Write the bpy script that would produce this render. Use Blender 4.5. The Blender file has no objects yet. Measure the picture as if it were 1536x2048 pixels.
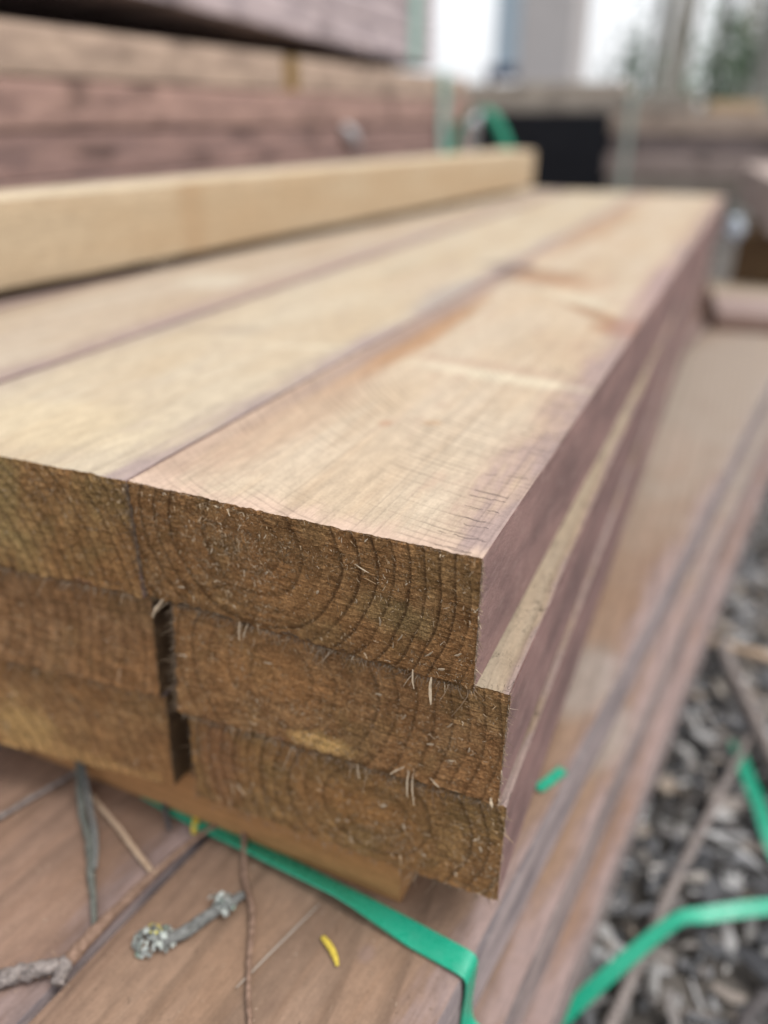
import bpy, math, random
import numpy as np
from mathutils import Vector, Matrix, noise as mnoise

random.seed(7); rng = np.random.default_rng(7)
scene = bpy.context.scene
COL = scene.collection
ZT = 0.57            # height of the top of the upper stack above the ground

# ------------------------------------------------------------------ camera
cam_d = bpy.data.cameras.new('camera'); cam = bpy.data.objects.new('camera', cam_d); COL.objects.link(cam)
YAW, PITCH, ROLL = 0.42378, -0.46971, 0.00245
fwd = Vector((-math.sin(YAW)*math.cos(PITCH), math.cos(YAW)*math.cos(PITCH), math.sin(PITCH)))
right = Vector((math.cos(YAW), math.sin(YAW), 0)); up = right.cross(fwd)
r2 = right*math.cos(ROLL)+up*math.sin(ROLL); u2 = up*math.cos(ROLL)-right*math.sin(ROLL)
mw = Matrix((r2, u2, -fwd)).transposed().to_4x4(); mw.translation = Vector((0.28214, -0.28902, 0.17379+ZT))
cam.matrix_world = mw
cam_d.sensor_fit = 'VERTICAL'; cam_d.sensor_height = 36; cam_d.lens = 27.31
cam_d.clip_start = 0.02; cam_d.clip_end = 500
cam_d.dof.use_dof = True; cam_d.dof.focus_distance = 0.375; cam_d.dof.aperture_fstop = 2.15
scene.camera = cam

# ------------------------------------------------------------------ light
SUN_EL, SUN_AZ = math.radians(64), math.radians(84)     # high to the right, through cloud
world = bpy.data.worlds.new('World'); scene.world = world; world.use_nodes = True
wt = world.node_tree; bg = wt.nodes['Background']
sky = wt.nodes.new('ShaderNodeTexSky'); sky.sky_type = 'NISHITA'; sky.sun_disc = False
sky.sun_elevation = SUN_EL; sky.sun_rotation = SUN_AZ; sky.air_density = 1.0; sky.dust_density = 4.0; sky.ozone_density = 1.0
hs = wt.nodes.new('ShaderNodeHueSaturation'); hs.inputs['Saturation'].default_value = 0.28   # overcast: the blue is veiled
veil = wt.nodes.new('ShaderNodeMix'); veil.data_type = 'RGBA'; veil.inputs[0].default_value = 0.6; veil.inputs[7].default_value = (6.4, 6.5, 6.7, 1)   # even white cloud layer
wt.links.new(sky.outputs[0], hs.inputs['Color']); wt.links.new(hs.outputs[0], veil.inputs[6]); wt.links.new(veil.outputs[2], bg.inputs['Color'])
bg.inputs['Strength'].default_value = 0.125
sun_d = bpy.data.lights.new('sun', 'SUN'); sun = bpy.data.objects.new('sun', sun_d); COL.objects.link(sun)
sun_d.energy = 1.5; sun_d.angle = math.radians(28); sun_d.color = (1, 0.96, 0.91)
sd = Vector((math.sin(SUN_AZ)*math.cos(SUN_EL), math.cos(SUN_AZ)*math.cos(SUN_EL), math.sin(SUN_EL)))
sun.rotation_euler = sd.to_track_quat('Z', 'Y').to_euler()
vs = scene.view_settings; vs.view_transform = 'Standard'; vs.look = 'None'; vs.gamma = 1; vs.use_curve_mapping = False
vs.exposure = 0.82

# ------------------------------------------------------------------ node helpers
class NT:
    def __init__(s, name):
        s.mat = bpy.data.materials.new(name); s.mat.use_nodes = True
        s.t = s.mat.node_tree; s.b = s.t.nodes['Principled BSDF']
        s.b.inputs['Roughness'].default_value = 0.85; s.b.inputs['Specular IOR Level'].default_value = 0.2
    def n(s, ty): return s.t.nodes.new(ty)
    def set(s, sock, v):
        if isinstance(v, bpy.types.NodeSocket): s.t.links.new(v, sock)
        else: sock.default_value = v
    def m(s, op, *a, clamp=False):
        n = s.n('ShaderNodeMath'); n.operation = op; n.use_clamp = clamp
        for i, v in enumerate(a): s.set(n.inputs[i], v)
        return n.outputs[0]
    def add(s, a, b): return s.m('ADD', a, b)
    def sub(s, a, b): return s.m('SUBTRACT', a, b)
    def mul(s, a, b): return s.m('MULTIPLY', a, b)
    def ss(s, x, a, b, lo=0., hi=1.):
        n = s.n('ShaderNodeMapRange'); n.interpolation_type = 'SMOOTHSTEP'
        s.set(n.inputs[0], x); s.set(n.inputs[1], a); s.set(n.inputs[2], b); s.set(n.inputs[3], lo); s.set(n.inputs[4], hi)
        return n.outputs[0]
    def obj(s):
        n = s.n('ShaderNodeTexCoord'); return n.outputs['Object']
    def sep(s, v):
        n = s.n('ShaderNodeSeparateXYZ'); s.set(n.inputs[0], v); return n.outputs
    def vec(s, x, y, z):
        n = s.n('ShaderNodeCombineXYZ')
        for i, v in enumerate((x, y, z)): s.set(n.inputs[i], v)
        return n.outputs[0]
    def vs(s, v, sc, off=(0, 0, 0)):
        n = s.n('ShaderNodeVectorMath'); n.operation = 'MULTIPLY_ADD'
        s.set(n.inputs[0], v); n.inputs[1].default_value = sc; s.set(n.inputs[2], off); return n.outputs[0]
    def noise(s, v, scale=1., detail=2., rough=.5, dist=0.):
        n = s.n('ShaderNodeTexNoise'); s.set(n.inputs['Vector'], v)
        n.inputs['Scale'].default_value = scale; n.inputs['Detail'].default_value = detail
        n.inputs['Roughness'].default_value = rough; n.inputs['Distortion'].default_value = dist
        return n.outputs['Fac']
    def mix(s, f, a, b, blend='MIX'):
        n = s.n('ShaderNodeMix'); n.data_type = 'RGBA'; n.blend_type = blend
        s.set(n.inputs[0], f)
        for i, v in ((6, a), (7, b)):
            if not isinstance(v, bpy.types.NodeSocket): v = (*v, 1.)[:4]
            s.set(n.inputs[i], v)
        return n.outputs[2]
    def scale(s, c, f):
        n = s.n('ShaderNodeVectorMath'); n.operation = 'SCALE'; s.set(n.inputs[0], c); s.set(n.inputs['Scale'], f); return n.outputs[0]
    def ramp(s, f, stops):
        n = s.n('ShaderNodeValToRGB'); e = n.color_ramp.elements
        while len(e) < len(stops): e.new(0.5)
        for el, (p, c) in zip(e, stops): el.position = p; el.color = (*c, 1)
        s.set(n.inputs[0], f); return n.outputs[0]
    def bump(s, h, dist, strength=1.):
        n = s.n('ShaderNodeBump'); s.set(n.inputs['Height'], h); n.inputs['Distance'].default_value = dist
        n.inputs['Strength'].default_value = strength; s.t.links.new(n.outputs[0], s.b.inputs['Normal'])
    def color(s, c): s.set(s.b.inputs['Base Color'], c)
    def orand(s):
        n = s.n('ShaderNodeObjectInfo'); return n.outputs['Random']
    def island(s):
        n = s.n('ShaderNodeNewGeometry'); return n.outputs['Random Per Island']
    def rings(s, p, pith, k, slope=(0, 0), wob=.007, sharp=.55):
        x, y, z = s.sep(p)
        w1 = s.noise(s.vs(p, (14, 2.0, 14)), 1, 2); w2 = s.noise(s.vs(p, (14, 2.0, 14), (31, 7, 3)), 1, 2)
        dx = s.add(s.sub(x, pith[0]), s.add(s.mul(s.sub(w1, .5), wob*2), s.mul(y, slope[0])))
        dz = s.add(s.sub(z, pith[1]), s.add(s.mul(s.sub(w2, .5), wob*2), s.mul(y, slope[1])))
        r = s.m('SQRT', s.add(s.mul(dx, dx), s.mul(dz, dz)))
        t = s.mul(s.m('POWER', s.mul(r, 10.), 1.35), k)
        fr = s.m('FRACT', t); fl = s.m('FLOOR', t)
        late = s.mul(s.ss(fr, sharp, .9), s.sub(1., s.ss(fr, .92, 1.)))
        st = s.noise(s.vec(s.mul(fl, 3.7), 0.3, .7), 1., 0)
        st2 = s.noise(s.vs(p, (40, 3, 40)), 1, 2)
        late = s.mul(late, s.m('MINIMUM', s.mul(s.ss(s.mul(st, st2), .04, .30), 1.15), 1.))
        s.last_fr = fr
        return late, r

def blob(s, p, cx, cy, rx, ry, rot=0., warp=.35, seed=0., soft=.25):
    """mask of an elliptical stain on a board's face, in the board's own x, y"""
    x, y, z = s.sep(p)
    nz = s.noise(s.vs(p, (9, 6, 9), (seed*3.1, seed, 2)), 2.2, 3)
    a = s.sub(x, cx); b = s.sub(y, cy); c, sn = math.cos(rot), math.sin(rot)
    u = s.mul(s.add(s.mul(a, c), s.mul(b, sn)), 1./rx); v = s.mul(s.sub(s.mul(b, c), s.mul(a, sn)), 1./ry)
    d = s.m('SQRT', s.add(s.mul(u, u), s.mul(v, v)))
    d = s.add(d, s.mul(s.sub(nz, .5), warp*2))
    return s.sub(1., s.ss(d, 1.-soft*2, 1.+soft))

# ------------------------------------------------------------------ wood materials
def end_material(name, pith, k, base=(.195, .117, .056), pale=(.325, .215, .112), olive=.25, tilt=.03, patches=(), ringdark=.42, ring=1.):
    s = NT(name); p = s.obj(); x, y, z = s.sep(p)
    late, r = s.rings(p, pith, k, wob=.006, sharp=.70)
    late = s.mul(late, s.mul(s.ss(r, .012, .06, .35, 1.), ring))
    big = s.noise(p, 22, 3, .6); mid = s.noise(p, 90, 4, .6)
    c = s.mix(s.ss(mid, .36, .68), base, pale)
    c = s.mix(s.mul(s.ss(big, .42, .62), .55), c, (.30, .172, .082))
    c = s.mix(s.mul(s.ss(s.noise(p, 30, 2, .5, .4), .52, .7), olive), c, (.205, .168, .082))
    for (cx, cz, rx, rz, colr, st) in patches:
        a = s.mul(s.sub(x, cx), 1/rx); b = s.mul(s.sub(z, cz), 1/rz)
        d = s.add(s.m('SQRT', s.add(s.mul(a, a), s.mul(b, b))), s.mul(s.sub(s.noise(p, 70, 3), .5), 1.3))
        c = s.mix(s.mul(s.sub(1., s.ss(d, .4, 1.15)), st), c, colr)
    # saw scores, near level, broken up
    zz = s.add(z, s.mul(x, tilt))
    sc = s.noise(s.vec(s.mul(x, 26), s.mul(y, 20), s.mul(zz, 1500)), 1, 3, .6)
    scm = s.ss(s.noise(p, 35, 2), .38, .62)
    scf = s.mul(s.sub(sc, .5), s.add(.35, scm))
    c = s.scale(c, s.add(1., s.mul(scf, 2.2)))
    # torn fibre crumb
    cr = s.ss(s.noise(p, 1000, 3, .7), .28, .74); cr2 = s.ss(s.noise(p, 430, 3, .65), .3, .7)
    c = s.scale(c, s.add(.52, s.mul(s.add(cr, s.mul(cr2, .9)), .44)))
    c = s.scale(c, s.sub(1.1, s.mul(s.last_fr, .26*ring)))
    c = s.mix(s.mul(late, 1-ringdark), c, (.045, .024, .014))
    c = s.mix(s.mul(s.ss(cr, .80, .97), .5), c, (.52, .39, .25))
    c = s.mix(1., c, (1.34, 1.16, .98), 'MULTIPLY')
    s.color(c); s.b.inputs['Roughness'].default_value = .95; s.b.inputs['Specular IOR Level'].default_value = .12
    h = s.add(s.mul(cr2, 1.0), s.add(s.mul(cr, .5), s.add(s.mul(sc, .35), s.mul(late, -.45))))
    s.bump(h, .0012, 1.); return s.mat

def top_material(name, pith, k, W, cream=(.42, .342, .256), edge=(.315, .205, .155), edge_w=.045, stains=(), slope=(.03, -.02),
                 saw=None, saw_pitch=.0052, saw_s=.24, cracks=False, crackle=False, grain=.5, tint=None, edge_l=True, rough_amt=.25):
    s = NT(name); p = s.obj(); x, y, z = s.sep(p)
    late, r = s.rings(p, pith, k, slope=slope, wob=.010)
    fine = s.noise(s.vs(p, (900, 40, 900)), 1, 3, .6); med = s.noise(s.vs(p, (90, 5, 90)), 1, 3, .55); big = s.noise(s.vs(p, (14, 4, 14)), 1, 3)
    c = s.mix(s.ss(big, .35, .68), cream, tuple(v*f for v, f in zip(cream, (.93, .88, .82))))
    c = s.mix(s.mul(s.ss(med, .45, .7), .35), c, tuple(v*f for v, f in zip(cream, (.90, .80, .71))))
    wn = s.mul(s.sub(s.noise(s.vs(p, (30, 7, 30)), 1, 4, .65), .5), edge_w*2.2)
    eR = s.ss(s.add(x, wn), W-edge_w, W+edge_w*.15)
    c = s.mix(s.mul(eR, .75), c, edge)
    eR2 = s.ss(s.add(x, wn), W-edge_w*.55, W+edge_w*.05)
    c = s.mix(s.mul(eR2, .75), c, (.27, .205, .195))
    if edge_l:
        eL = s.sub(1., s.ss(s.add(x, wn), -edge_w*.1, edge_w*.9)); c = s.mix(s.mul(eL, .6), c, edge)
    if tint: c = s.mix(s.sub(1., s.ss(s.add(y, s.mul(wn, .6)), .0, tint[1])), c, tint[0])
    for i, (cx, cy, rx, ry, rot, colr, st) in enumerate(stains):
        c = s.mix(s.mul(blob(s, p, cx, cy, rx, ry, rot, seed=i+1.), st), c, colr)
    c = s.scale(c, s.sub(1., s.mul(late, grain*.34)))
    c = s.scale(c, s.add(1.-rough_amt*.5, s.mul(fine, rough_amt)))
    mot = s.ss(s.noise(s.vs(p, (150, 55, 150), (4, 2, 9)), 1, 4, .65), .3, .7); spk = s.ss(s.noise(s.vs(p, (700, 420, 700)), 1, 2, .6), .3, .72)
    c = s.scale(c, s.add(.83, s.add(s.mul(mot, .20), s.mul(spk, .14))))
    dirt = s.ss(s.noise(s.vs(p, (26, 9, 26), (7, 7, 1)), 1, 5, .7), .54, .74); c = s.mix(s.mul(dirt, .45), c, edge)
    h = s.add(s.mul(fine, .6), s.mul(late, -.4))
    if saw:
        a = s.sub(x, saw[0]); b = s.sub(y, saw[1]); d = s.m('SQRT', s.add(s.mul(a, a), s.mul(b, b)))
        d = s.add(d, s.mul(s.noise(s.vs(p, (22, 22, 22)), 1, 3), .0065))
        fr = s.m('FRACT', s.mul(d, 1/saw_pitch)); ln = s.mul(s.ss(fr, .5, .86), s.sub(1., s.ss(fr, .88, 1.)))
        ln = s.mul(ln, s.mul(s.ss(s.noise(s.vs(p, (18, 9, 18), (5, 5, 5)), 1, 3), .36, .64), s.ss(s.noise(s.vec(s.mul(s.m('FLOOR', s.mul(d, 1/saw_pitch)), 3.3), .2, 5.), 1, 0), .3, .62, .25, 1.2)))
        c = s.scale(c, s.sub(1., s.mul(ln, saw_s*1.25))); h = s.add(h, s.mul(ln, -.7))
        # scores left by the feed, parallel to the length
        fx = s.m('FRACT', s.mul(s.add(x, s.mul(s.noise(s.vs(p, (4, 2, 4)), 1, 1), .010)), 1/.0058))
        l2 = s.mul(s.ss(fx, .62, .9), s.sub(1., s.ss(fx, .92, 1.)))
        l2 = s.mul(l2, s.ss(s.noise(s.vs(p, (80, 3, 80), (9, 1, 2)), 1, 2), .42, .66))
        c = s.scale(c, s.sub(1., s.mul(l2, saw_s*.7))); h = s.add(h, s.mul(l2, -.5))
    if cracks:
        yy = s.add(y, s.mul(s.noise(s.vs(p, (90, 40, 1)), 1, 3), .011))
        cell = s.mul(yy, 1/.0062); fy = s.m('FRACT', cell); fl = s.m('FLOOR', cell)
        rn = s.noise(s.vec(s.mul(fl, 5.3), .1, .2), 1, 0); rn2 = s.noise(s.vec(s.mul(fl, 4.1), 3.1, .2), 1, 0)
        x0 = s.add(W-.040, s.mul(rn, .030)); x1 = s.add(W-.016, s.mul(rn2, .020))
        line = s.mul(s.ss(fy, .36, .47), s.sub(1., s.ss(fy, .53, .64)))
        brk = s.ss(s.noise(s.vs(p, (110, 60, 1)), 1, 2), .36, .46)
        rn3 = s.noise(s.vec(s.mul(fl, 6.7), 8.1, .4), 1, 0)
        mk = s.mul(s.mul(s.mul(line, s.ss(rn3, .46, .54)), brk), s.mul(s.ss(x, x0, s.add(x0, .002)), s.sub(1., s.ss(x, x1, s.add(x1, .002)))))
        c = s.scale(c, s.sub(1., s.mul(mk, .33))); h = s.add(h, s.mul(mk, -3.))
    if crackle:
        q = s.noise(s.vs(p, (160, 90, 160)), 1, 2, .5, 1.5); e = s.m('ABSOLUTE', s.sub(q, .5))
        mk = s.mul(s.sub(1., s.ss(e, .004, .02)), s.ss(s.noise(p, 60, 2), .45, .6)); c = s.scale(c, s.sub(1., s.mul(mk, .6))); h = s.add(h, s.mul(mk, -2.))
    sp = s.noise(p, 650, 1); c = s.scale(c, s.sub(1., s.mul(s.ss(sp, .73, .8), .22)))
    s.color(c); s.bump(h, .0005, .55); s.b.inputs['Roughness'].default_value = .8
    return s.mat

def side_material(name, a=(.245, .150, .134), b=(.155, .096, .089), pale=(.36, .262, .226), pale_amt=.25, blotch=0.):
    s = NT(name); p = s.obj(); x, y, z = s.sep(p)
    st = s.noise(s.vs(p, (40, 8, 40)), 1, 4, .65); st2 = s.noise(s.vs(p, (180, 60, 180)), 1, 3, .65); fz = s.noise(s.vs(p, (900, 300, 900)), 1, 3, .7)
    c = s.mix(s.ss(st, .35, .66), b, a)
    c = s.mix(s.mul(s.ss(st2, .5, .72), pale_amt), c, pale)
    band = s.noise(s.vs(p, (6, 12, 24), s.vec(2., s.mul(s.orand(), 70.), 4.)), 1, 3); c = s.scale(c, s.add(.72, s.mul(band, .55)))
    if blotch: c = s.scale(c, s.sub(1., s.mul(s.ss(s.noise(s.vs(p, (4, 8, 16), s.vec(1., s.mul(s.orand(), 90.), 3.)), 1, 3), .53, .70), blotch)))
    c = s.scale(c, s.add(.72, s.mul(fz, .55)))
    c = s.mix(s.mul(s.ss(fz, .66, .78), .35), c, pale)
    s.color(c); s.bump(s.add(s.mul(fz, 1.), s.mul(st2, .5)), .0006, .7); s.b.inputs['Roughness'].default_value = .92
    return s.mat

def simple_mat(name, col, rough=.7, var=.3, scale=40, spec=.3):
    s = NT(name); p = s.obj(); nz = s.noise(p, scale, 4, .6)
    s.color(s.mix(nz, tuple(v*(1-var) for v in col), tuple(min(1, v*(1+var)) for v in col)))
    s.b.inputs['Roughness'].default_value = rough; s.b.inputs['Specular IOR Level'].default_value = spec
    s.bump(nz, .001, .4); return s.mat

def island_mat(name, stops, rough=.9, tex=0.):
    s = NT(name); c = s.ramp(s.island(), stops)
    if tex:
        nz = s.noise(s.obj(), tex, 4, .65); c = s.scale(c, s.add(.55, s.mul(nz, .9)))
    s.color(c); s.b.inputs['Roughness'].default_value = rough; s.b.inputs['Specular IOR Level'].default_value = .15
    return s.mat

# ------------------------------------------------------------------ object helpers
def link(name, me, parent=None, loc=None, rot=None):
    o = bpy.data.objects.new(name, me); COL.objects.link(o)
    if parent is not None: o.parent = parent
    if loc is not None: o.location = loc
    if rot is not None: o.rotation_euler = rot
    return o
def tag(o, label=None, cat=None, group=None, kind=None):
    for k, v in (('label', label), ('category', cat), ('group', group), ('kind', kind)):
        if v: o[k] = v
    return o
def mesh(name, verts, faces, mats=(), smooth=False):
    me = bpy.data.meshes.new(name)
    if isinstance(verts, np.ndarray): verts = verts.tolist()
    if isinstance(faces, np.ndarray): faces = faces.tolist()
    me.from_pydata(verts, [], faces)
    for m in mats: me.materials.append(m)
    if smooth: me.polygons.foreach_set('use_smooth', [True]*len(me.polygons))
    me.update(); return me

def lattice(shape, seed):      # tileless value noise sampled bilinearly
    g = np.random.default_rng(seed).random((64, 64))
    def f(u, v):
        u = np.asarray(u); v = np.asarray(v); i = np.floor(u).astype(int); j = np.floor(v).astype(int); a = u-i; b = v-j
        a = a*a*(3-2*a); b = b*b*(3-2*b)
        G = lambda I, J: g[I % 64, J % 64]
        return (G(i, j)*(1-a)*(1-b)+G(i+1, j)*a*(1-b)+G(i, j+1)*(1-a)*b+G(i+1, j+1)*a*b)-.5
    return f

def board_mesh(name, W, H, L, mats, corners=(0, 0, 0, 0), fine=True, seed=1, rough=1., edge_r=.0012, bow=0., topcut=0.):
    """a sawn board: x 0..W, y 0..L, z -H..0, its torn end at y = 0; slots end, top, side"""
    if fine: nx, nz = 250, 95
    else: nx, nz = 12, 6
    xs = np.linspace(0, W, nx+1); zs = np.linspace(-H, 0, nz+1)
    if fine:
        for a, T in ((xs, W), (zs, H)):       # tuck the outer rows in so that edges can be worn round
            lo = a[0]; a[1] = lo+.0005; a[2] = lo+.0012; a[-2] = a[-1]-.0005; a[-3] = a[-1]-.0012
    ys = np.concatenate([[0, .0006, .0014, .0028, .005, .008], np.geomspace(.012, L, 60) if fine else np.linspace(.012, L, 48)])
    ny = len(ys)-1
    idx = {}; V = []; F = []; M = []
    def vid(i, j, k):
        key = (i, j, k)
        if key not in idx:
            idx[key] = len(V); V.append((xs[i], ys[j], zs[k]))
        return idx[key]
    def quad(a, b, c, d, m): F.append((vid(*a), vid(*b), vid(*c), vid(*d))); M.append(m)
    for i in range(nx):
        for k in range(nz):
            quad((i, 0, k), (i+1, 0, k), (i+1, 0, k+1), (i, 0, k+1), 0)
            if not fine or True:
                if k == 0 and i == 0: pass
    ist = list(range(0, nx+1))
    for j in range(ny):
        for i in range(nx):
            quad((i, j, nz), (i+1, j, nz), (i+1, j+1, nz), (i, j+1, nz), 1)
            quad((i+1, j, 0), (i, j, 0), (i, j+1, 0), (i+1, j+1, 0), 2)
        for k in range(nz):
            quad((nx, j, k), (nx, j+1, k), (nx, j+1, k+1), (nx, j, k+1), 2)
            quad((0, j+1, k), (0, j, k), (0, j, k+1), (0, j+1, k+1), 2)
    F.append([vid(i, ny, 0) for i in range(nx, -1, -1)]+[vid(0, ny, k) for k in range(1, nz+1)]+[vid(i, ny, nz) for i in range(1, nx+1)]+[vid(nx, ny, k) for k in range(nz-1, 0, -1)]); M.append(0)
    V = np.array(V); x, y, z = V[:, 0].copy(), V[:, 1].copy(), V[:, 2].copy()
    f1, f2, f3, f4 = (lattice(0, seed*10+q) for q in range(4))
    end = y < 1e-9
    tl, tr, bl, br = corners; u = x/W; w = -z/H
    off = (tl*(1-u)+tr*u)*(1-w)+(bl*(1-u)+br*u)*w
    V[:, 1] += off*np.clip(1-y/.3, 0, 1)
    if fine:
        dtop = -z; dbot = z+H; dl = x; dr = W-x
        # torn, scored end
        d = rough*(.0010*f1(x*330, z*330)+.0007*f2(x*900, z*900)+.0009*f3(x*60, z*55)+.0006*f4(x*30, (z+.03*x)*900))
        d += rough*.0009*np.clip(f2(x*70+9, z*70), 0, 1)*f1(x*1300, z*1300)
        V[end, 1] += d[end]
        # ragged arrises of the end: bottom and left were torn by the saw's exit
        ed = np.exp(-(y/.009)**2)
        bottom = np.exp(-dbot/.0015); left = np.exp(-dl/.0015); rgt = np.exp(-dr/.001); tp = np.exp(-dtop/.001)
        V[:, 2] += ed*bottom*(.0026*f1(x*240, y*50+3)+.0030*f2(x*70, 1.7)+.0011)*rough
        V[:, 0] += ed*left*(.0018*f3(z*330, y*90+5)+.0014*f4(z*90, 2.2))*rough
        V[:, 0] += ed*rgt*(.0007*f1(z*300, 7.7)); V[:, 2] += ed*tp*(.0007*f2(x*400, 4.4)+.0007*f3(x*90, 1.4)-topcut)
    # worn long arrises and a slightly uneven sawn surface
    w1 = f1(y*23, 3.3)+.6*f2(y*90, 1.1); w2 = f3(y*19, 5.3)+.6*f4(y*80, 2.1)
    onR = np.isclose(x, W); onL = np.isclose(x, 0); onT = np.isclose(z, 0); onB = np.isclose(z, -H)
    e = edge_r*(1+.9*w1); e2 = edge_r*(1+.9*w2)
    V[onR & onT, 0] -= e[onR & onT]*.7; V[onR & onT, 2] -= e[onR & onT]*.7
    V[onL & onT, 0] += e2[onL & onT]*.7; V[onL & onT, 2] -= e2[onL & onT]*.7
    V[onR & onB, 0] -= e2[onR & onB]*.6; V[onR & onB, 2] += e[onR & onB]*.6
    V[onL & onB, 0] += e[onL & onB]*.6; V[onL & onB, 2] += e2[onL & onB]*.6
    uf = .0012 if fine else .0005
    V[onR, 0] += uf*f2(y[onR]*9, z[onR]*20); V[onL, 0] += uf*f4(y[onL]*9, z[onL]*20)
    V[:, 0] += bow*(y/L)*(1-y/L)*4
    me = mesh(name, V, F, mats)
    me.polygons.foreach_set('material_index', M); me.update(); return me

def strips(name, P, D, Lg, Wd, curl, mat, seg=2):
    """many tiny tapering three-sided fibres in one mesh"""
    n = len(P); P = np.asarray(P, float); D = np.asarray(D, float); D /= np.linalg.norm(D, axis=1)[:, None]
    ref = np.tile([0.3, .2, 1.], (n, 1)); A = np.cross(D, ref); A /= np.linalg.norm(A, axis=1)[:, None]+1e-9; B = np.cross(D, A)
    Lg = np.asarray(Lg)[:, None]; Wd = np.asarray(Wd)[:, None]; curl = np.asarray(curl)
    vs_ = []
    for j in range(seg+1):
        t = j/seg; c = P+D*Lg*t+curl*Lg*t*t
        wd = Wd*(1-.65*t)*.5
        for q in range(3):
            a = q*2*math.pi/3; vs_.append(c+(A*math.cos(a)+B*math.sin(a)*.55)*wd)
    V = np.stack(vs_, 1).reshape(-1, 3); per = 3*(seg+1)
    base = []
    for j in range(seg):
        for q in range(3):
            q2 = (q+1) % 3; base.append((j*3+q, j*3+q2, j*3+3+q2, j*3+3+q))
    base = np.array(base); F = (np.arange(n)[:, None, None]*per+base[None]).reshape(-1, 4).tolist()
    caps = [(i*per+seg*3, i*per+seg*3+1, i*per+seg*3+2) for i in range(n)]
    return mesh(name, V, F+caps, [mat])

def tube(pts, radii, nseg=8, rough=0., seed=0, sub=6):
    """tapered, slightly knobbly tube along a polyline"""
    pts = [Vector(p) for p in pts]; C = []; R = []
    for i in range(len(pts)-1):
        p0 = pts[max(i-1, 0)]; p1 = pts[i]; p2 = pts[i+1]; p3 = pts[min(i+2, len(pts)-1)]
        for q in range(sub):
            t = q/sub
            C.append(.5*((2*p1)+(p2-p0)*t+(2*p0-5*p1+4*p2-p3)*t*t+(3*p1-p0-3*p2+p3)*t**3)); R.append(radii[i]*(1-t)+radii[i+1]*t)
    C.append(pts[-1]); R.append(radii[-1])
    V = []; F = []
    for i, (c, r) in enumerate(zip(C, R)):
        d = (C[min(i+1, len(C)-1)]-C[max(i-1, 0)]).normalized()
        a = d.cross(Vector((.13, .21, 1))).normalized(); b = d.cross(a)
        for q in range(nseg):
            an = q*2*math.pi/nseg; k = r*(1+rough*mnoise.noise(Vector((i*.55+seed*7, math.cos(an)*1.3, math.sin(an)*1.3))))
            V.append(c+(a*math.cos(an)+b*math.sin(an))*k)
    for i in range(len(C)-1):
        for q in range(nseg):
            q2 = (q+1) % nseg; F.append((i*nseg+q, i*nseg+q2, (i+1)*nseg+q2, (i+1)*nseg+q))
    F.append(tuple(range(nseg-1, -1, -1))); F.append(tuple((len(C)-1)*nseg+q for q in range(nseg)))
    return [tuple(v) for v in V], F

def ribbon(pts, wdir, width, thick=.0009, sub=9):
    """flat strapping: a centre line with a width direction at each point"""
    C = []; D = []
    pts = [Vector(p) for p in pts]; wd = [Vector(w).normalized() for w in wdir]
    for i in range(len(pts)-1):
        p0 = pts[max(i-1, 0)]; p1 = pts[i]; p2 = pts[i+1]; p3 = pts[min(i+2, len(pts)-1)]
        for q in range(sub):
            t = q/sub; C.append(.5*((2*p1)+(p2-p0)*t+(2*p0-5*p1+4*p2-p3)*t*t+(3*p1-p0-3*p2+p3)*t**3)); D.append(wd[i].lerp(wd[i+1], t).normalized())
    C.append(pts[-1]); D.append(wd[-1])
    V = []; F = []
    for i, (c, w) in enumerate(zip(C, D)):
        d = (C[min(i+1, len(C)-1)]-C[max(i-1, 0)]).normalized(); nrm = d.cross(w).normalized()
        for sx, sn in ((-1, -1), (1, -1), (1, 1), (-1, 1)): V.append(tuple(c+w*(sx*width/2)+nrm*(sn*thick/2)))
    for i in range(len(C)-1):
        for q in range(4): q2 = (q+1) % 4; F.append((i*4+q, i*4+q2, i*4+4+q2, i*4+4+q))
    n = len(C)-1; F += [(3, 2, 1, 0), (n*4, n*4+1, n*4+2, n*4+3)]
    return V, F

def Z(p): return (p[0], p[1], p[2]+ZT)

# ------------------------------------------------------------------ setting: ground
s = NT('litter_soil'); p = s.obj()
c = s.mix(s.ss(s.noise(p, 3, 5, .7), .4, .6), (.05, .046, .043), (.12, .107, .095)); c = s.scale(c, s.add(.5, s.noise(p, 60, 4, .7)))
s.color(c); s.bump(s.noise(p, 40, 5, .7), .02, .8)
GN = 60; gx = np.sign(np.linspace(-1, 1, GN+1))*np.abs(np.linspace(-1, 1, GN+1))**4*200
gv = [(a, b, .006*mnoise.noise(Vector((a*6, b*6, 0))) if abs(a) < 6 and abs(b) < 6 else 0.) for b in gx for a in gx]
gf = [(j*(GN+1)+i, j*(GN+1)+i+1, (j+1)*(GN+1)+i+1, (j+1)*(GN+1)+i) for j in range(GN) for i in range(GN)]
tag(link('ground', mesh('ground', gv, gf, [s.mat], True)), kind='structure')

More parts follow.
